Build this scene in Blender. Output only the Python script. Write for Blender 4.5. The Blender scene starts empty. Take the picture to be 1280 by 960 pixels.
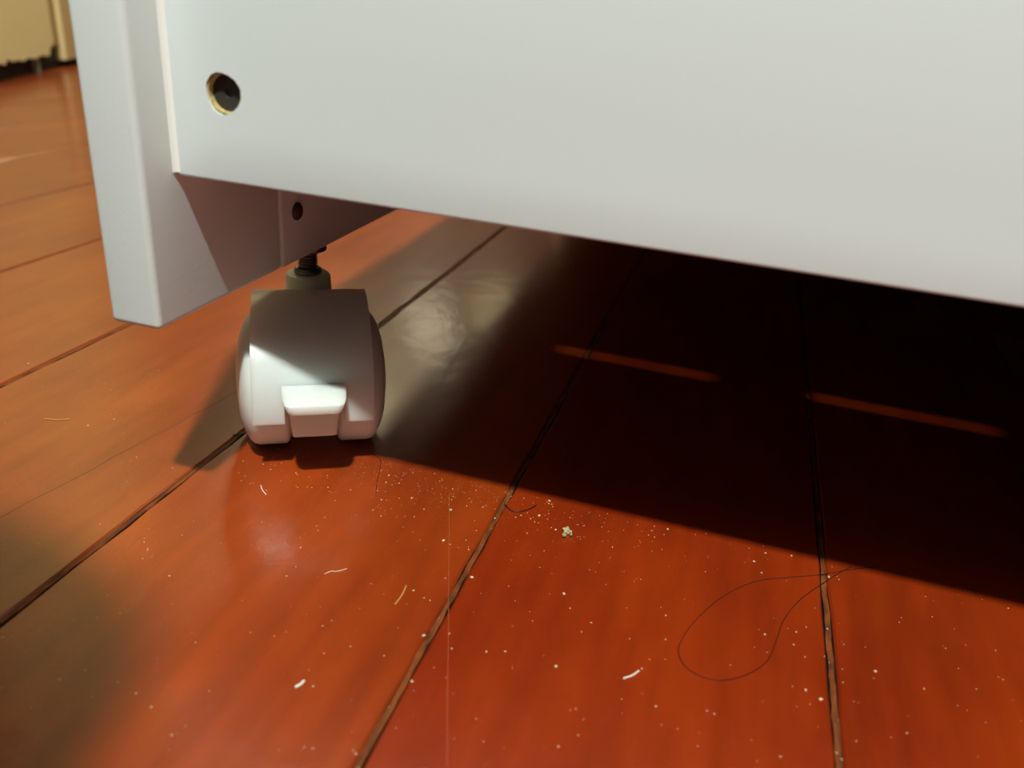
import bpy, bmesh, math, random
from mathutils import Vector, Matrix
random.seed(11)
scene = bpy.context.scene
C = scene.collection

# ------------------------------------------------------------------ camera
cam_d = bpy.data.cameras.new('camera')
cam = bpy.data.objects.new('camera', cam_d); C.objects.link(cam)
R0 = (0.95532401, 0.28453632, 0.07996946)      # right
R1 = (0.19316455, -0.39627881, -0.89758039)    # down
R2 = (-0.22370401, 0.87292737, -0.433537)      # forward
cam.matrix_world = Matrix(((R0[0], -R1[0], -R2[0], 0.0),
                           (R0[1], -R1[1], -R2[1], 0.0),
                           (R0[2], -R1[2], -R2[2], 0.170),
                           (0, 0, 0, 1)))
cam_d.sensor_fit = 'HORIZONTAL'; cam_d.sensor_width = 36.0
cam_d.lens = 36.0 * 1015.0 / 1280.0
cam_d.clip_start = 0.01; cam_d.clip_end = 50
cam_d.dof.use_dof = True
cam_d.dof.focus_distance = 0.295
cam_d.dof.aperture_fstop = 10.0
scene.camera = cam

# ------------------------------------------------------------------ world, lights, exposure
w = bpy.data.worlds.new('world'); scene.world = w; w.use_nodes = True
w.node_tree.nodes['Background'].inputs[0].default_value = (1.0, 0.93, 0.80, 1)
w.node_tree.nodes['Background'].inputs[1].default_value = 0.02
vs = scene.view_settings
vs.view_transform = 'Standard'; vs.look = 'None'; vs.gamma = 1.0; vs.exposure = 0.0; vs.use_curve_mapping = False

def point(name, loc, power, col, rad):
    d = bpy.data.lights.new(name, 'POINT'); d.energy = power; d.color = col; d.shadow_soft_size = rad
    o = bpy.data.objects.new(name, d); o.location = loc; C.objects.link(o); return o
# white ceiling lamp, in front of the cabinet and a little to the right
LW = Vector((0.235, -0.86, 2.36))
point('ceiling_lamp_light', LW, 376, (0.865, 0.93, 0.88), 0.045)
# warm lamp standing behind to the left; its glint lies on the floor under the cabinet
LR = Vector((-0.15, 0.39, 0)) + Vector((-0.15, 0.39, 0.17)) * 5.4
point('floor_lamp_light', LR, 1.5, (1.0, 0.88, 0.60), 0.09)
LR2 = Vector((-0.124, 0.430, 0)) + Vector((-0.124, 0.430, 0.17)) * 5.6
point('added_glint_light', LR2, 1.0, (1.0, 0.80, 0.42), 0.10)  # extra lamp added for the second yellow glint on the floor
# fill lamp added to brighten the left wall and nearby floor
point('wall_fill_light', (-0.62, 1.22, 0.78), 10, (1.0, 0.86, 0.48), 0.07)

# ------------------------------------------------------------------ helpers
def nm(mat, kind, **kw):
    n = mat.node_tree.nodes.new(kind)
    for k, v in kw.items(): setattr(n, k, v)
    return n
def material(name, col, rough=0.5, metal=0.0, spec=0.5, ior=1.5, col2=None, scale=20, stretch=(1, 1, 1), detail=4,
             bump=0.0, bscale=200, bstretch=(1, 1, 1), bdist=0.0003, rvar=0.0, lo=0.35, hi=0.65):
    m = bpy.data.materials.new(name); m.use_nodes = True
    nt = m.node_tree; L = nt.links; p = nt.nodes['Principled BSDF']
    p.inputs['Base Color'].default_value = (*col, 1); p.inputs['Roughness'].default_value = rough
    p.inputs['Metallic'].default_value = metal; p.inputs['IOR'].default_value = ior
    p.inputs['Specular IOR Level'].default_value = spec
    tc = nm(m, 'ShaderNodeNewGeometry')
    def noise(sc, st, det):
        mp = nm(m, 'ShaderNodeMapping'); mp.inputs['Scale'].default_value = st
        L.new(tc.outputs['Position'], mp.inputs['Vector'])
        n = nm(m, 'ShaderNodeTexNoise'); n.inputs['Scale'].default_value = sc; n.inputs['Detail'].default_value = det
        L.new(mp.outputs[0], n.inputs['Vector']); return n
    if col2:
        n = noise(scale, stretch, detail)
        r = nm(m, 'ShaderNodeValToRGB')
        r.color_ramp.elements[0].position = lo; r.color_ramp.elements[1].position = hi
        r.color_ramp.elements[0].color = (*col, 1); r.color_ramp.elements[1].color = (*col2, 1)
        L.new(n.outputs['Fac'], r.inputs[0]); L.new(r.outputs[0], p.inputs['Base Color'])
    if bump:
        n = noise(bscale, bstretch, 5)
        b = nm(m, 'ShaderNodeBump'); b.inputs['Strength'].default_value = bump; b.inputs['Distance'].default_value = bdist
        L.new(n.outputs['Fac'], b.inputs['Height']); L.new(b.outputs[0], p.inputs['Normal'])
    if rvar:
        n = noise(scale * 3, (1, 1, 1), 3)
        mr = nm(m, 'ShaderNodeMapRange'); mr.inputs[3].default_value = rough - rvar; mr.inputs[4].default_value = rough + rvar
        L.new(n.outputs['Fac'], mr.inputs[0]); L.new(mr.outputs[0], p.inputs['Roughness'])
    return m

def bm_new(): return bmesh.new()
def add_box(bm, lo, hi, bevel=0.0, seg=2):
    x0, y0, z0 = lo; x1, y1, z1 = hi
    g = bmesh.ops.create_cube(bm, size=1.0)
    vs_ = g['verts']
    for v in vs_:
        v.co = Vector(((x0 + x1) / 2 + v.co.x * (x1 - x0), (y0 + y1) / 2 + v.co.y * (y1 - y0), (z0 + z1) / 2 + v.co.z * (z1 - z0)))
    if bevel:
        es = {e for v in vs_ for e in v.link_edges}
        bmesh.ops.bevel(bm, geom=list(es), offset=bevel, segments=seg, profile=0.5, affect='EDGES')
def add_lathe(bm, prof, axis='z', center=(0, 0, 0), seg=40, caps=True):
    """prof: list of (axial, radius)"""
    rings = []
    c = Vector(center)
    for a, r in prof:
        ring = []
        if r < 1e-7:
            p = {'z': Vector((0, 0, a)), 'x': Vector((a, 0, 0)), 'y': Vector((0, a, 0))}[axis]
            ring = [bm.verts.new(c + p)] * seg
        else:
            for k in range(seg):
                t = 2 * math.pi * k / seg; u, v = r * math.cos(t), r * math.sin(t)
                p = {'z': Vector((u, v, a)), 'x': Vector((a, u, v)), 'y': Vector((v, a, u))}[axis]
                ring.append(bm.verts.new(c + p))
        rings.append(ring)
    for i in range(len(rings) - 1):
        A, B = rings[i], rings[i + 1]
        for k in range(seg):
            q = [A[k], A[(k + 1) % seg], B[(k + 1) % seg], B[k]]
            u = []
            for v in q:
                if v not in u: u.append(v)
            if len(u) >= 3: bm.faces.new(u)
    if caps:
        if prof[0][1] > 1e-7: bm.faces.new(rings[0][::-1])
        if prof[-1][1] > 1e-7: bm.faces.new(rings[-1])
def add_tube(bm, pts, r, seg=6):
    pts = [Vector(p) for p in pts]; rings = []
    for i, p in enumerate(pts):
        t = (pts[min(i + 1, len(pts) - 1)] - pts[max(i - 1, 0)]).normalized()
        a = t.cross(Vector((0, 0, 1)))
        if a.length < 1e-4: a = Vector((1, 0, 0))
        a.normalize(); b = a.cross(t)
        rr = r if not callable(r) else r(i / (len(pts) - 1))
        rings.append([bm.verts.new(p + a * rr * math.cos(2 * math.pi * k / seg) + b * rr * math.sin(2 * math.pi * k / seg)) for k in range(seg)])
    for i in range(len(rings) - 1):
        for k in range(seg):
            bm.faces.new([rings[i][k], rings[i][(k + 1) % seg], rings[i + 1][(k + 1) % seg], rings[i + 1][k]])
    bm.faces.new(rings[0][::-1]); bm.faces.new(rings[-1])
def add_prism(bm, poly, axis, a0, a1, bevel=0.0, seg=2):
    """extrude a closed 2-D polygon; axis 'x': poly in (y,z); 'y': (x,z); 'z': (x,y)"""
    def P(u, v, a): return {'x': (a, u, v), 'y': (u, a, v), 'z': (u, v, a)}[axis]
    A = [bm.verts.new(P(u, v, a0)) for u, v in poly]; B = [bm.verts.new(P(u, v, a1)) for u, v in poly]
    n = len(poly); fs = [bm.faces.new(A[::-1]), bm.faces.new(B)]
    for k in range(n): fs.append(bm.faces.new([A[k], A[(k + 1) % n], B[(k + 1) % n], B[k]]))
    if bevel:
        es = [e for e in fs[0].edges] + [e for e in fs[1].edges]
        bmesh.ops.bevel(bm, geom=es, offset=bevel, segments=seg, profile=0.5, affect='EDGES')
def obj(name, bm, mat, parent=None, smooth=False, angle=35):
    bmesh.ops.recalc_face_normals(bm, faces=bm.faces[:])
    me = bpy.data.meshes.new(name); bm.to_mesh(me); bm.free()
    me.materials.append(mat)
    if smooth:
        me.polygons.foreach_set('use_smooth', [True] * len(me.polygons))
        me.set_sharp_from_angle(angle=math.radians(angle))
    o = bpy.data.objects.new(name, me); C.objects.link(o)
    if parent: o.parent = parent
    return o
def tag(o, label, cat, group=None):
    o['label'] = label; o['category'] = cat
    if group: o['group'] = group
    return o
def empty(name, loc=(0, 0, 0), rz=0):
    o = bpy.data.objects.new(name, None); o.location = loc; o.rotation_euler = (0, 0, rz); o.empty_display_size = 0.02
    C.objects.link(o); return o
def structure(o): o['kind'] = 'structure'; return o

# ------------------------------------------------------------------ materials
WHITE = material('white_paint', (0.73, 0.79, 0.775), 0.42, bump=0.06, bscale=900, bdist=0.0002)
WHITE_ROUGH = material('white_paint_orange_peel', (0.78, 0.83, 0.80), 0.5, bump=0.16, bscale=700, bdist=0.0004)
PLASTIC = material('white_plastic', (0.76, 0.82, 0.74), 0.33, bump=0.04, bscale=1200, bdist=0.0001)
pp = PLASTIC.node_tree.nodes['Principled BSDF']     # translucent moulded nylon
pp.inputs['Subsurface Weight'].default_value = 0.7; pp.inputs['Subsurface Radius'].default_value = (1.0, 0.95, 0.85); pp.inputs['Subsurface Scale'].default_value = 0.010
STEEL = material('dark_steel', (0.22, 0.22, 0.24), 0.3, metal=0.9)
SCREW = material('brown_screw_cap', (0.09, 0.05, 0.035), 0.22)
BEAD_WHITE = material('bright_bead_white', (0.93, 0.93, 0.88), 0.4)
CHIPBOARD = material('raw_chipboard', (0.62, 0.50, 0.20), 0.9, col2=(0.40, 0.29, 0.10), scale=900)
HARDBOARD = material('darkened_hardboard', (0.035, 0.022, 0.013), 0.8)  # darkened so the cabinet interior returns little light
DARKHOLE = material('dark_hole_bottom', (0.03, 0.025, 0.02), 0.7)
YELLOW = material('yellow_wall_paint', (0.90, 0.80, 0.41), 0.6, col2=(0.93, 0.83, 0.45), scale=8, bump=0.1, bscale=60, bdist=0.001)
YELLOW_DARK = material('ochre_trim_paint', (0.42, 0.28, 0.10), 0.6)
YELLOW_PALE = material('pale_yellow_trim_paint', (0.68, 0.52, 0.25), 0.6)
BLACK = material('gap_black', (0.012, 0.011, 0.012), 0.6)
CEIL = material('ceiling_kept_dark', (0.06, 0.057, 0.05), 0.8)  # unseen ceiling, darkened to hold down bounce light
DIM_WALL = material('wall_kept_dark', (0.025, 0.025, 0.021), 0.7)  # unseen walls, darkened so little light bounces under the cabinet
FILLER = material('joint_filler', (0.21, 0.052, 0.012), 0.6, spec=0.2, col2=(0.07, 0.024, 0.009), scale=420, stretch=(1, 0.3, 1), lo=0.40, hi=0.66, bump=0.8, bscale=500, bstretch=(1, 0.3, 1), bdist=0.0008)
DUST = material('pale_dust', (0.62, 0.46, 0.30), 0.9)
CRUMB = material('crumb', (0.62, 0.55, 0.30), 0.9, col2=(0.25, 0.2, 0.08), scale=900)
HAIR = material('dark_hair', (0.02, 0.008, 0.004), 0.4)
FIBRE = material('white_fibre', (0.8, 0.7, 0.6), 0.8)
STRAW = material('straw_splinter', (0.55, 0.27, 0.07), 0.7)
CRACK = material('hairline_crack', (0.13, 0.045, 0.015), 0.7)

def floor_material():
    m = bpy.data.materials.new('red_lacquered_wood'); m.use_nodes = True
    nt = m.node_tree; L = nt.links; p = nt.nodes['Principled BSDF']
    g = nm(m, 'ShaderNodeNewGeometry'); oi = nm(m, 'ShaderNodeObjectInfo')
    def noise(sc, st, det=4, rough=0.5):
        mp = nm(m, 'ShaderNodeMapping'); mp.inputs['Scale'].default_value = st
        L.new(g.outputs['Position'], mp.inputs['Vector'])
        n = nm(m, 'ShaderNodeTexNoise'); n.inputs['Scale'].default_value = sc; n.inputs['Detail'].default_value = det
        n.inputs['Roughness'].default_value = rough
        L.new(mp.outputs[0], n.inputs['Vector']); return n
    n1 = noise(14, (1.3, 0.6, 1), 6, 0.6)
    r1 = nm(m, 'ShaderNodeValToRGB'); e = r1.color_ramp.elements
    e[0].position = 0.30; e[0].color = (0.205, 0.0160, 0.0012, 1)
    e[1].position = 0.70; e[1].color = (0.335, 0.0345, 0.0018, 1)
    L.new(n1.outputs['Fac'], r1.inputs[0])
    n2 = noise(90, (1.4, 0.12, 1), 5)
    mx = nm(m, 'ShaderNodeMix', data_type='RGBA', blend_type='MULTIPLY'); mx.inputs[0].default_value = 0.5
    r2 = nm(m, 'ShaderNodeValToRGB'); r2.color_ramp.elements[0].position = 0.3; r2.color_ramp.elements[0].color = (0.6, 0.55, 0.5, 1)
    r2.color_ramp.elements[1].position = 0.6; r2.color_ramp.elements[1].color = (1, 1, 1, 1)
    L.new(n2.outputs['Fac'], r2.inputs[0]); L.new(r1.outputs[0], mx.inputs[6]); L.new(r2.outputs[0], mx.inputs[7])
    hs = nm(m, 'ShaderNodeHueSaturation')
    mv = nm(m, 'ShaderNodeMapRange'); mv.inputs[3].default_value = 0.9; mv.inputs[4].default_value = 1.1
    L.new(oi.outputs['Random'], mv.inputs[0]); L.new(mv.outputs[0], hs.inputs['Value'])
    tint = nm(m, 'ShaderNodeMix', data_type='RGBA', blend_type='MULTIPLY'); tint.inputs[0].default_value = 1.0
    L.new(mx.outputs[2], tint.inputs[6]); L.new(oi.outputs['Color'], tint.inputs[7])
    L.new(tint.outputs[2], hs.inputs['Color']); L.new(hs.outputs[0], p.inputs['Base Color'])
    n3 = noise(30, (1, 1, 1), 2)
    mr = nm(m, 'ShaderNodeMapRange'); mr.inputs[3].default_value = 0.20; mr.inputs[4].default_value = 0.36
    p.inputs['Roughness'].default_value = 0.32
    p.inputs['Coat Weight'].default_value = 0.40; p.inputs['Coat Roughness'].default_value = 0.09; p.inputs['Coat IOR'].default_value = 1.5
    p.inputs['IOR'].default_value = 1.65
    # brushed-on lacquer: slow waviness and fine scuffs
    n4 = noise(70, (1, 0.8, 1), 3); n5 = noise(700, (1, 0.5, 1), 3)
    b1 = nm(m, 'ShaderNodeBump'); b1.inputs['Strength'].default_value = 0.35; b1.inputs['Distance'].default_value = 0.0006
    b2 = nm(m, 'ShaderNodeBump'); b2.inputs['Strength'].default_value = 0.45; b2.inputs['Distance'].default_value = 0.00014
    L.new(n4.outputs['Fac'], b1.inputs['Height']); L.new(n5.outputs['Fac'], b2.inputs['Height'])
    L.new(b1.outputs[0], b2.inputs['Normal']); L.new(b2.outputs[0], p.inputs['Normal']); L.new(b2.outputs[0], p.inputs['Coat Normal'])
    return m
FLOOR = floor_material()

# ------------------------------------------------------------------ setting
XL, XR, YF, YB, H = -2.6, 2.2, -2.2, 3.6, 2.55
bm = bm_new(); add_box(bm, (XL, YF, -0.03), (XR, YB, -0.0014))
floor = structure(obj('floor', bm, material('joint_bottom', (0.012, 0.006, 0.004), 0.9, spec=0.1)))
plank_edges = []
x = -0.1752
while x > XL: x -= 0.1137
xs = []
while x < XR + 0.1137: xs.append(x); x += 0.1137
# each plank with its own slightly wavering arrises
def plank_mesh(x0, x1, k):
    rnd = random.Random(k)
    bm = bm_new()
    near = (-0.3 < x0 < 0.2)
    ys = [YF, -0.5, 0.0] + ([0.0 + 0.012 * i for i in range(1, 60)] if near else [0.4]) + [0.8, 1.5, YB]
    rows = []
    for y in ys:
        a = x0 + 0.0012 + (rnd.uniform(-1, 1) * 0.00035 if near else 0); b = x1 - 0.0012 + (rnd.uniform(-1, 1) * 0.00035 if near else 0)
        rows.append([bm.verts.new(q) for q in ((a, y, -0.004), (a, y, -0.0006), (a + 0.0007, y, 0), (b - 0.0007, y, 0), (b, y, -0.0006), (b, y, -0.004))])
    for i in range(len(rows) - 1):
        for j in range(5):
            bm.faces.new([rows[i][j], rows[i][j + 1], rows[i + 1][j + 1], rows[i + 1][j]])
    bm.faces.new(rows[0][::-1]); bm.faces.new(rows[-1])
    return bm
for k in range(len(xs) - 1):
    x0, x1 = max(xs[k], XL), min(xs[k + 1], XR)
    if x1 - x0 < 0.02: continue
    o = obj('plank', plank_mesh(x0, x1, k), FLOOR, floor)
    xm = (x0 + x1) / 2                      # the boards on the left are tinted paler and more orange
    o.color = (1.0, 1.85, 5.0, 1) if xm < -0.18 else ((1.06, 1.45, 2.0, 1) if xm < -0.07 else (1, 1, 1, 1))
# old filler in the joints between the boards, shrunk away from the arrises
for k in range(1, len(xs) - 1):
    x0 = xs[k]
    if not XL < x0 < XR: continue
    near = (-0.35 < x0 < 0.2); rnd = random.Random(100 + k)
    ys = [YF, 0.05] + ([0.05 + 0.004 * i for i in range(1, 130)] if near else []) + [0.8, 1.5, YB]
    bm = bm_new(); rows = []
    for y in ys:
        j = (lambda a: rnd.uniform(-a, a)) if near else (lambda a: 0)
        a, b = x0 - 0.00085 + j(0.00022), x0 + 0.00085 + j(0.00022); zt = -0.0003 + j(0.0002)
        rows.append([bm.verts.new(q) for q in ((a, y, -0.0015), (a, y, zt - 0.0001), (b, y, zt + j(0.0001)), (b, y, -0.0015))])
    for i in range(len(rows) - 1):
        for q in range(3): bm.faces.new([rows[i][q], rows[i][q + 1], rows[i + 1][q + 1], rows[i + 1][q]])
    bm.faces.new(rows[0][::-1]); bm.faces.new(rows[-1])
    obj('joint_filler', bm, FILLER, floor)
# a hairline crack running along one plank on the left
bm = bm_new()
add_tube(bm, [(-0.222 + 0.03 * (i / 24) ** 0.8 + random.uniform(-1, 1) * 0.0006, 0.13 + 0.2 * i / 24, -0.00012) for i in range(25)], 0.00022, 5)
obj('crack', bm, CRACK, floor)

# a long pale scratch in the lacquer, left of the middle seam
bm = bm_new()
add_tube(bm, [(-0.082 + 0.0407 * i / 20 + random.uniform(-1, 1) * 0.0001, 0.241 - 0.110 * i / 20, 0.00001) for i in range(21)], 0.00007, 4)
obj('scratch', bm, material('pale_scratch', (0.42, 0.13, 0.05), 0.6), floor)
# walls and ceiling (out of frame except the corner at top left)
bm = bm_new(); add_box(bm, (XL - 0.05, YF, H), (XR + 0.05, YB, H + 0.05)); structure(obj('ceiling', bm, CEIL))
bm = bm_new(); add_box(bm, (XL, YB, 0), (XR, YB + 0.05, H)); structure(obj('wall_back', bm, DIM_WALL))
bm = bm_new(); add_box(bm, (XR, YF, 0), (XR + 0.05, YB, H)); structure(obj('wall_right', bm, DIM_WALL))
bm = bm_new(); add_box(bm, (XL, YF - 0.05, 0), (XR, YF, H)); structure(obj('wall_front', bm, DIM_WALL))
# left wall: runs at an angle to the boards; u runs along the wall
A = Vector((-1.0015, 0.937, 0)); D = (Vector((-1.0939, 1.1525, 0)) - A).normalized()
ang = math.atan2(D.y, D.x)
U1 = 0.212                       # the corner strip begins here
def wall_obj(name, bm, mat, parent=None):
    o = obj(name, bm, mat, parent)
    if parent is None: o.location = A; o.rotation_euler = (0, 0, ang)
    return o
# local frame: +x along wall, -y faces the room (towards +X world), z up
bm = bm_new()
low = []; u = -0.35
while u < U1 - 0.004:
    r = random.uniform(0.022, 0.026) if -0.1 < u < U1 else 0.024
    if 0.03 < u < 0.045: r = 0.030
    if U1 - 0.02 < u: r = 0.036
    low.append((u, r)); u += 0.0105 if u > -0.12 else 0.335
low.append((U1 - 0.002, 0.044)); 
poly = [(U1 - 0.002, H), (-0.35, H)] + low
add_prism(bm, poly, 'y', 0.0, 0.06)
wall = structure(wall_obj('wall_left', bm, YELLOW))
bm = bm_new(); add_box(bm, (-2.8, 0.0, 0.0), (-0.352, 0.06, H)); structure(wall_obj('wall_side', bm, DIM_WALL))  # dark stretch added so no wall light reaches under the cabinet
bm = bm_new(); add_box(bm, (-0.35, 0.012, 0), (0.48, 0.07, 0.06)); structure(wall_obj('gap_strip_left', bm, BLACK))  # shade of the gap under the wall, put in as a black strip
bm = bm_new(); add_box(bm, (0.140, 0.002, 0), (0.150, 0.03, 0.022), 0.001); structure(wall_obj('trim_1', bm, material('grey_spacer', (0.20, 0.17, 0.12), 0.7)))
bm = bm_new(); add_box(bm, (U1, 0.004, 0.034), (U1 + 0.030, 0.06, H)); structure(wall_obj('trim_2', bm, YELLOW_DARK))
bm = bm_new(); add_box(bm, (U1 + 0.030, -0.004, 0.012), (0.48, 0.06, H)); structure(wall_obj('trim_3', bm, YELLOW_PALE))
bm = bm_new(); add_box(bm, (0.48, 0.0, 0.0), (2.9, 0.06, H)); structure(wall_obj('wall_side', bm, DIM_WALL))  # dark stretch added to keep bright wall reflections off the floor

# ------------------------------------------------------------------ cabinet
XP0, XP1 = -0.1732, -0.1561      # left side panel, outer and inner face
YP, ZP = 0.1860, 0.0714          # its front edge and bottom edge
YBRD, ZBRD = 0.2001, 0.1150      # front board: face and bottom edge
ZTOP, YBK, XE = 0.262, 0.86, 0.62
YST = 0.2545                     # joint between front strip and side board
cab = tag(empty('storage_cabinet', (XP0, YP, 0)), 'white painted wooden cabinet on casters standing on red floorboards', 'cabinet')
def cobj(name, bm, mat, parent=None, **k):
    o = obj(name, bm, mat, parent or cab, **k)
    if parent is None: o.matrix_parent_inverse = Matrix.Translation((-XP0, -YP, 0))
    return o
# front strip of the side panel, slightly out of square and with a chipped arris
def side_strip(x0, x1):
    bm = bm_new(); add_box(bm, (x0, YP, ZP), (x1, YST - 0.0002, ZTOP), 0.0019, 4); return bm
bm = side_strip(XP0, XP1)
cobj('panel_strip', bm, WHITE_ROUGH, smooth=True)
bm = bm_new(); add_box(bm, (XP0 + 0.0002, YST + 0.0002, ZP), (XP1 + 0.0002, YBK, ZTOP), 0.0014, 3)
cobj('side_panel', bm, WHITE_ROUGH, smooth=True)
bm = bm_new(); add_box(bm, (XE, YP, ZP), (XE + 0.017, YBK, ZTOP), 0.0011, 3); cobj('side_panel', bm, WHITE_ROUGH, smooth=True)
# screw with domed head on the side panel
bm = bm_new(); add_lathe(bm, [(0, 0.0033), (0.0006, 0.0033), (0.0013, 0.0026), (0.0018, 0.0015), (0.0020, 0)], 'x', (XP1 + 0.0002, 0.2652, 0.0906), 24)
cobj('screw', bm, SCREW, smooth=True)
# front board with its drilled hole
HX, HZ, HR = -0.1386, 0.1391, 0.0053
bm = bm_new()
x0, x1, z0, z1, hs = XP1 + 0.0003, XE - 0.0003, ZBRD, 0.2618, 0.010
NS = 40
def sq(t):
    c, s = math.cos(t), math.sin(t); k = hs / max(abs(c), abs(s)); return HX + k * c, HZ + k * s
inner = {}; outer = {}
for y in (YBRD, YBRD + 0.016):
    ii = []; oo = []
    for k in range(NS):
        t = 2 * math.pi * k / NS + math.pi / 4
        rr = HR * (1 + 0.05 * math.sin(3 * t + 1) + random.uniform(-0.02, 0.02))
        ii.append(bm.verts.new((HX + rr * math.cos(t), y, HZ + rr * 1.03 * math.sin(t))))
        oo.append(bm.verts.new((*([sq(t)[0]]), y, sq(t)[1])))
    inner[y] = ii; outer[y] = oo
    for k in range(NS): bm.faces.new([ii[k], ii[(k + 1) % NS], oo[(k + 1) % NS], oo[k]])
    # corners of the little square are at k = 0, NS/4, NS/2, 3NS/4 (NE, NW, SW, SE)
    q = NS // 4
    OC = [bm.verts.new(p) for p in ((x1, y, z1), (x0, y, z1), (x0, y, z0), (x1, y, z0))]
    for s in range(4):
        run = [oo[(s * q + j) % NS] for j in range(q + 1)]
        bm.faces.new(run + [OC[(s + 1) % 4], OC[s]])
    outer[(y, 'c')] = OC
ya, yb = YBRD, YBRD + 0.016
for k in range(NS): bm.faces.new([inner[ya][k], inner[ya][(k + 1) % NS], inner[yb][(k + 1) % NS], inner[yb][k]])
rim = []
for s in range(4):
    f = bm.faces.new([outer[(ya, 'c')][s], outer[(ya, 'c')][(s + 1) % 4], outer[(yb, 'c')][(s + 1) % 4], outer[(yb, 'c')][s]])
es = [e for e in bm.edges if all(v in outer[(ya, 'c')] for v in e.verts)]
bmesh.ops.bevel(bm, geom=es, offset=0.0009, segments=3, profile=0.5, affect='EDGES')
board = cobj('front_board', bm, WHITE, smooth=True)
# thin bright white bead in the corner between board and side panel
bm = bm_new()
pts = [(0, 0), (0.0016, 0), (0.0009, -0.0004), (0.0004, -0.0009), (0, -0.0016)]
add_prism(bm, [(XP1 + 0.0001 + a, YBRD + 0.0001 + b) for a, b in pts], 'z', ZBRD + 0.001, 0.257)
obj('corner_bead', bm, BEAD_WHITE, board, smooth=True, angle=60)
bm = bm_new()
add_lathe(bm, [(0.0006, HR * 1.02), (0.0006, HR * 0.93), (0.0145, HR * 0.90), (0.0145, HR * 1.02)], 'y', (HX, YBRD, HZ), 32, caps=False)
o = obj('hole_lining', bm, CHIPBOARD, board, smooth=True)
bm = bm_new(); add_lathe(bm, [(0.0031, 0.0), (0.0031, HR * 0.22), (0.0025, HR * 0.26), (0.0025, HR * 0.92), (0.0055, HR * 0.92)], 'y', (HX, YBRD, HZ), 24)
obj('hole_plug', bm, DARKHOLE, board)
bm = bm_new(); add_box(bm, (XP1 + 0.0002, YBK - 0.012, 0.012), (XE - 0.0003, YBK, 0.258)); cobj('back_panel', bm, HARDBOARD)  # unseen back, brought down low to block light from behind
# unseen top: slit and cross pieces shaped to throw light streaks on the floor
LWz = LW.z
def up(px, py, z):              # floor point -> point at height z on the way to the lamp
    t = z / LW.z; return px + (LW.x - px) * t, py + (LW.y - py) * t
ZS = 0.263
sa = up(-0.078, 0.3965, ZS)[0]; sb = up(0.004, 0.3965, ZS)[0]; sc = up(0.054, 0.3965, ZS)[0]; sd = up(0.139, 0.3935, ZS)[0]
sy = up(0.03, 0.3955, ZS)[1]; sw = 0.0027
TZ0, TZ1 = ZTOP, ZTOP + 0.002
bm = bm_new(); add_box(bm, (XP0, YBRD + 0.0008, TZ0), (XE + 0.017, sy - sw / 2, TZ1)); cobj('top_rail', bm, HARDBOARD)
bm = bm_new(); add_box(bm, (XP0, sy + sw / 2, TZ0), (XE + 0.017, YBK, TZ1)); cobj('top_board', bm, HARDBOARD)
for a, b in ((XP0, sa), (sb, sc), (sd, XE + 0.017)):
    bm = bm_new(); add_box(bm, (a, sy - sw / 2, TZ0), (b, sy + sw / 2, TZ1)); cobj('slit_blocker', bm, HARDBOARD)

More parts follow.
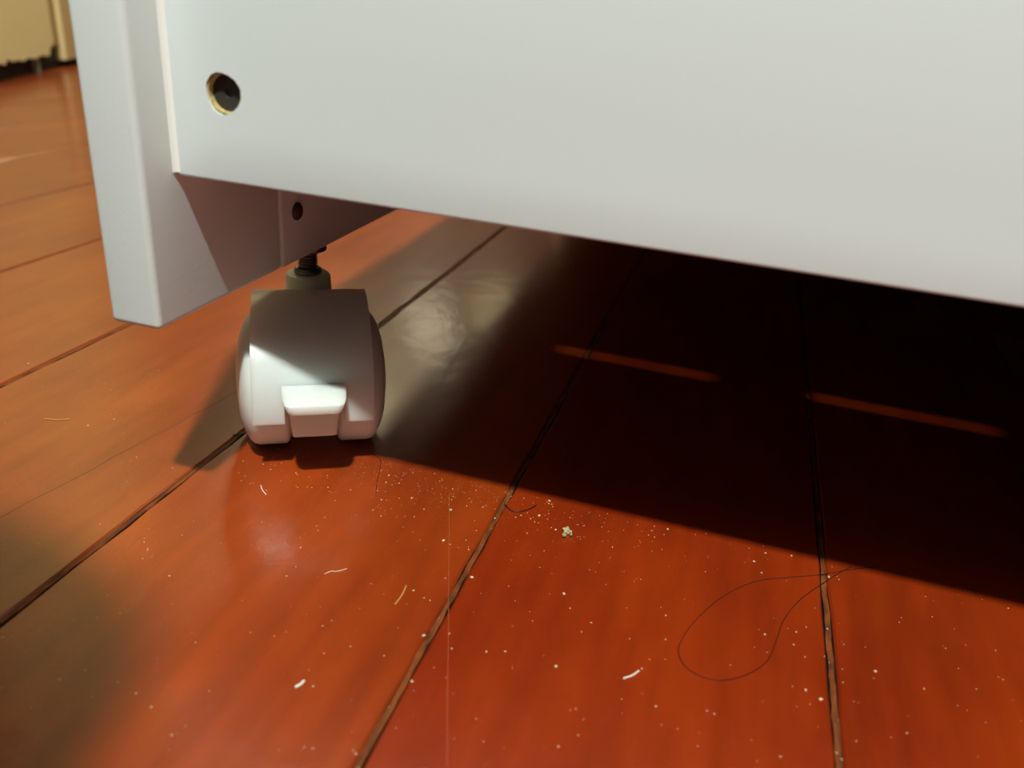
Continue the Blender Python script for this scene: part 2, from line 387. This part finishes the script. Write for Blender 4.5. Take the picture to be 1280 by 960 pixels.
# ------------------------------------------------------------------ caster (local: x right, -y front, origin on the floor under the axle)
def arc_pts(cy, cz, r, a0, a1, n):
    return [(cy - r * math.cos(math.radians(a0 + (a1 - a0) * i / n)), cz + r * math.sin(math.radians(a0 + (a1 - a0) * i / n))) for i in range(n + 1)]
ZA, RW = 0.0263, 0.0263
def lever_section(bm, secs):
    """secs: list of closed rings (same count)"""
    rings = [[bm.verts.new(p) for p in s] for s in secs]
    n = len(rings[0])
    for i in range(len(rings) - 1):
        for k in range(n): bm.faces.new([rings[i][k], rings[i][(k + 1) % n], rings[i + 1][(k + 1) % n], rings[i + 1][k]])
    bm.faces.new(rings[0][::-1]); bm.faces.new(rings[-1])
def make_caster():
    # hood: a curved shell over the twin wheels with a notch at the front for the brake lever
    bm = bm_new()
    cy, cz, ro, ri = 0.003, 0.0255, 0.034, 0.0315
    out = arc_pts(cy, cz, ro, -6.5, 195, 40); inn = arc_pts(cy, cz, ri, -6.5, 195, 40)
    hw = 0.0212; nw = 0.0105
    cols = [-hw, -nw, nw, hw]
    def hx(i, j):
        s = min(1.0, i / 30); w_ = hw * (1 - 0.03 * s) + 0.0006
        xx = cols[j]
        if j in (0, 3): return math.copysign(w_, xx)
        return xx + math.copysign(0.0022, xx) * max(0, (i / 4) if i < 5 else 0) * 0 + (0.0008 if xx > 0 else 0)
    G = {}
    for i in range(41):
        for j in range(4):
            G[i, j, 0] = bm.verts.new((hx(i, j), *out[i])); G[i, j, 1] = bm.verts.new((hx(i, j), *inn[i]))
    NOTCH = 3
    def solid(i, j): return not (j == 1 and i < NOTCH)
    for i in range(40):
        for j in range(3):
            if not solid(i, j): continue
            bm.faces.new([G[i, j, 0], G[i, j + 1, 0], G[i + 1, j + 1, 0], G[i + 1, j, 0]])
            bm.faces.new([G[i, j, 1], G[i + 1, j, 1], G[i + 1, j + 1, 1], G[i, j + 1, 1]])
            if j == 0 or not solid(i, j - 1): bm.faces.new([G[i, j, 0], G[i + 1, j, 0], G[i + 1, j, 1], G[i, j, 1]])
            if j == 2 or not solid(i, j + 1): bm.faces.new([G[i, j + 1, 0], G[i, j + 1, 1], G[i + 1, j + 1, 1], G[i + 1, j + 1, 0]])
            if i == 0 or not solid(i - 1, j): bm.faces.new([G[i, j, 0], G[i, j, 1], G[i, j + 1, 1], G[i, j + 1, 0]])
            if i == 39: bm.faces.new([G[40, j, 0], G[40, j + 1, 0], G[40, j + 1, 1], G[40, j, 1]])
    # arris round the outer sides and the lower rim
    es = []
    for e in bm.edges:
        if len(e.link_faces) == 2 and e.calc_face_angle(0) > math.radians(60):
            if all(abs((Vector((v.co.y - cy, v.co.z - cz))).length - ro) < 1e-4 for v in e.verts): es.append(e)
    bmesh.ops.recalc_face_normals(bm, faces=bm.faces[:])
    bmesh.ops.bevel(bm, geom=es, offset=0.0017, segments=3, profile=0.5, affect='EDGES')
    # web between the wheels, carrying axle and stem socket
    add_box(bm, (-0.0075, -0.012, 0.011), (0.0075, 0.034, 0.054), 0.002)
    add_lathe(bm, [(-0.024, 0.004), (0.024, 0.004)], 'x', (0, 0, ZA), 16)
    hood = obj('caster', bm, PLASTIC, None, smooth=True, angle=40)
    for s in (-1, 1):
        bm = bm_new()
        prof = [(0.0085, 0.0225), (0.0095, 0.0255), (0.0105, RW), (0.0205, RW), (0.0225, 0.0257), (0.0240, 0.0242), (0.0258, 0.0207), (0.0272, 0.0160), (0.0281, 0.0100), (0.0285, 0.0045), (0.0286, 0)]
        add_lathe(bm, [(s * a, r) for a, r in prof], 'x', (0, 0, ZA), 64)
        obj('wheel', bm, PLASTIC, hood, smooth=True, angle=50)
    # brake lever: foot plate below, lip standing out above
    bm = bm_new()
    def ring(y0, y1, xa, z, r=0.0016):
        pts = []
        for (cx, cy_, a0) in ((xa - r, y0 + r, 270), (xa - r, y1 - r, 0), (-xa + r, y1 - r, 90), (-xa + r, y0 + r, 180)):
            for k in range(4):
                t = math.radians(a0 + 30 * k); pts.append((cx + r * math.cos(t), cy_ + r * math.sin(t), z))
        return pts
    lever_section(bm, [ring(-0.0268, -0.014, 0.0079, 0.0138, 0.0012), ring(-0.0290, -0.014, 0.0081, 0.0150, 0.0012), ring(-0.0312, -0.020, 0.0092, 0.0260, 0.0014), ring(-0.0330, -0.024, 0.0100, 0.0335, 0.0014)])
    # the lip
    lever_section(bm, [ring(-0.0420, -0.026, 0.0088, 0.0312, 0.0018), ring(-0.0434, -0.026, 0.0093, 0.0318, 0.0022), ring(-0.0440, -0.026, 0.0100, 0.0335, 0.0026), ring(-0.0437, -0.026, 0.0106, 0.0352, 0.0026),
                       ring(-0.0424, -0.026, 0.0110, 0.0359, 0.0028), ring(-0.0390, -0.026, 0.0112, 0.0363, 0.0028), ring(-0.0345, -0.026, 0.0114, 0.0366, 0.0028)])
    for f in bm.faces: pass
    obj('brake_lever', bm, PLASTIC, hood, smooth=True, angle=45)
    # socket collar and threaded stem at the back
    bm = bm_new(); add_lathe(bm, [(0.046, 0.0098), (0.0584, 0.0091), (0.0594, 0.0083), (0.0597, 0.0060)], 'z', (0, 0.029, 0), 40)
    obj('stem_collar', bm, PLASTIC, hood, smooth=True)
    bm = bm_new()
    prof = []
    z = 0.0585
    while z < 0.0735:
        prof += [(z, 0.0036), (z + 0.0004, 0.0041), (z + 0.0008, 0.0036)]; z += 0.0012
    add_lathe(bm, prof, 'z', (0, 0.029, 0), 24)
    add_lathe(bm, [(0.0596, 0.0052), (0.0602, 0.0056), (0.0612, 0.0056), (0.062, 0.0048)], 'z', (0, 0.029, 0), 24)
    obj('threaded_stem', bm, STEEL, hood, smooth=True, angle=20)
    bm = bm_new(); add_lathe(bm, [(0.0698, 0.0040), (0.0698, 0.0078), (0.0713, 0.0078)], 'z', (0, 0.029, 0), 24)
    obj('insert_nut', bm, STEEL, hood)
    return hood
caster = make_caster()
def place_caster(h, x, y, rz):
    h.parent = cab; h.location = (x - XP0, y - YP, 0); h.rotation_euler = (0, 0, rz)
place_caster(caster, -0.1492, 0.2612, math.radians(30.6))
caster['label'] = 'white plastic twin-wheel caster with brake lever'
for (x, y, rz) in ((XE + 0.0085, 0.262, 0.3), (-0.1645, 0.80, 0.5), (XE + 0.0085, 0.80, 0.9)):
    h = caster.copy(); C.objects.link(h)
    # stem axis sits under the panel
    place_caster(h, x + 0.029 * math.sin(rz), y, rz)
    for ch in caster.children:
        c = ch.copy(); C.objects.link(c); c.parent = h

# ------------------------------------------------------------------ stool added outside the frame to cast the lower-left shadow
blocker = tag(empty('shadow_blocker', (-0.181, -0.208, 0), math.radians(8)), 'added unseen square stool beside the camera, casting the soft shadow at lower left', 'blocker')
WOOD = material('blocker_wood', (0.22, 0.12, 0.05), 0.5, col2=(0.30, 0.17, 0.08), scale=15, stretch=(1, 6, 1))
bm = bm_new()
seat_poly = [(sx * 0.09 + 0.06 * math.cos(math.radians(a0 + 15 * k)), sy_ * 0.09 + 0.06 * math.sin(math.radians(a0 + 15 * k))) for sx, sy_, a0 in ((1, 1, 0), (-1, 1, 90), (-1, -1, 180), (1, -1, 270)) for k in range(7)]
add_prism(bm, seat_poly, 'z', 0.475, 0.5, 0.006); obj('seat', bm, WOOD, blocker, smooth=True)
for sx in (-1, 1):
    for sy_ in (-1, 1):
        bm = bm_new(); add_box(bm, (sx * 0.105 - 0.014, sy_ * 0.105 - 0.014, 0), (sx * 0.105 + 0.014, sy_ * 0.105 + 0.014, 0.475), 0.003); obj('leg', bm, WOOD, blocker)
    bm = bm_new(); add_box(bm, (sx * 0.105 - 0.009, -0.091, 0.40), (sx * 0.105 + 0.009, 0.091, 0.43), 0.002); obj('rail', bm, WOOD, blocker)

# ------------------------------------------------------------------ litter on the floor
bm = bm_new()
for k in range(4): bmesh.ops.create_icosphere(bm, subdivisions=1, radius=0.0007, matrix=Matrix.Translation((-0.1768 + 0.0009 * k, 0.2465 + 0.0006 * k, 0.0003)) @ Matrix.Diagonal((1, 0.8, 0.4 + 0.1 * (k % 2), 1)))
tag(obj('dirt_speck', bm, HAIR), 'tiny dark speck of dirt on the floor left of the caster wheel', 'dirt')
# crumb: a small cluster of lumps
bm = bm_new()
rr = random.Random(4)
for _ in range(16):
    m4 = Matrix.Translation((-0.0352 + rr.gauss(0, 0.0009), 0.2342 + rr.gauss(0, 0.0011), 0.0005 + rr.uniform(0, 0.0007))) @ Matrix.Diagonal((1, rr.uniform(0.7, 1.3), 0.9, 1))
    bmesh.ops.create_icosphere(bm, subdivisions=1, radius=rr.uniform(0.0004, 0.0009), matrix=m4)
for v in bm.verts: v.co.z = max(v.co.z, 0.00002)
tag(obj('crumb', bm, CRUMB), 'pale yellow crumb on the red floor right of the long seam, near the shadow edge', 'crumb')
def smooth_path(pts, n=6):
    P = [Vector(p) for p in pts]; out = []
    for i in range(len(P) - 1):
        a, b, c, d = P[max(i - 1, 0)], P[i], P[i + 1], P[min(i + 2, len(P) - 1)]
        for k in range(n):
            t = k / n
            out.append(0.5 * ((2 * b) + (c - a) * t + (2 * a - 5 * b + 4 * c - d) * t * t + (3 * b - a - 3 * c + d) * t ** 3))
    out.append(P[-1]); return out
def strand(name, pts, r, mat, label, cat, z=None):
    bm = bm_new(); z = z if z is not None else r
    add_tube(bm, smooth_path([(p[0] / 1000, p[1] / 1000, z + (p[2] / 1000 if len(p) > 2 else 0)) for p in pts]), r, 5)
    return tag(obj(name, bm, mat), label, cat)
strand('hair_strand', [(72, 259), (61.7, 253.1), (52.3, 246.5), (41.6, 240.4), (29.9, 233.4), (20, 221.7), (12.3, 206.7), (8.6, 194.3), (9.5, 187.7), (13.8, 183.8), (21, 183.7), (28.6, 189.2), (34.1, 197.3), (36.9, 208.9), (38.8, 217.2), (44, 229.3), (54.9, 245.8), (62, 255)],
       0.00013, HAIR, 'long dark hair lying in a loop on the floor at lower right', 'hair')
strand('hair_strand', [(-61, 243), (-57.5, 240), (-54.5, 240.5), (-51.5, 244), (-50, 247)], 0.00022, HAIR, 'short dark hair curled beside the top of the middle seam', 'hair')
strand('hair_strand', [(-122.8, 257.0, 0), (-116, 253.5), (-112.5, 246), (-110, 238), (-107, 231)], 0.00012, HAIR, 'thin dark hair on the floor just right of the caster', 'hair')
strand('lint_fibre', [(-5.2, 174.4), (-3.0, 176.4), (-1.4, 178.9)], 0.00022, FIBRE, 'white curved lint fibre left of the loop of hair', 'lint')
strand('lint_fibre', [(-87.4, 139.4), (-86.6, 140.6), (-86.3, 142.2)], 0.00035, FIBRE, 'stubby white lint bit at lower left, before the caster', 'lint')
strand('wood_splinter', [(-76.2, 178.6), (-75.9, 183.1), (-76.4, 187.6)], 0.00022, STRAW, 'straw-coloured thin splinter on the floor left of the middle seam', 'splinter')
strand('lint_fibre', [(-102.5, 183.4), (-101.2, 185.4), (-99.6, 185.9), (-97.2, 188.4)], 0.00009, FIBRE, 'pale wavy lint fibre below the caster, in its reflection', 'lint')
strand('lint_fibre', [(-147.4, 219.0), (-145.5, 216.8), (-142.5, 214.6)], 0.00016, FIBRE, 'fine pale fibre just in front of the left caster wheel', 'lint')
strand('lint_fibre', [(-251, 227), (-246, 228.3), (-242, 231)], 0.0002, STRAW, 'tan fibre alone on the floor at far left', 'lint')
# dust: hundreds of tiny specks
bm = bm_new()
rr = random.Random(9)
def speck(x, y, r):
    m4 = Matrix.Translation((x, y, r * 0.3)) @ Matrix.Rotation(rr.uniform(0, 6.28), 4, 'Z') @ Matrix.Diagonal((1, rr.uniform(0.5, 1.6), 0.6, 1))
    bmesh.ops.create_icosphere(bm, subdivisions=1, radius=r, matrix=m4)
for _ in range(420): speck(rr.uniform(-0.17, 0.12), rr.uniform(0.11, 0.265), min(0.0005, 0.00010 + rr.expovariate(1 / 0.00007)))
for _ in range(300):
    x = rr.gauss(-0.085, 0.045); speck(x, 0.2525 - 0.0 * x - abs(rr.gauss(0, 0.016)), min(0.0004, 0.00010 + rr.expovariate(1 / 0.00006)))
for _ in range(90): speck(rr.uniform(-0.30, -0.15), rr.uniform(0.1, 0.35), min(0.0004, 0.0001 + rr.expovariate(1 / 0.00007)))
for px, py in ((-58.7, 199.5), (-29, 203), (-74, 214), (-78, 232), (-24, 172), (44.5, 189), (48.5, 187)): speck(px / 1000, py / 1000, 0.00048)
d = obj('dust', bm, DUST); d['kind'] = 'stuff'; tag(d, 'fine pale dust specks scattered over the red floorboards', 'dust')
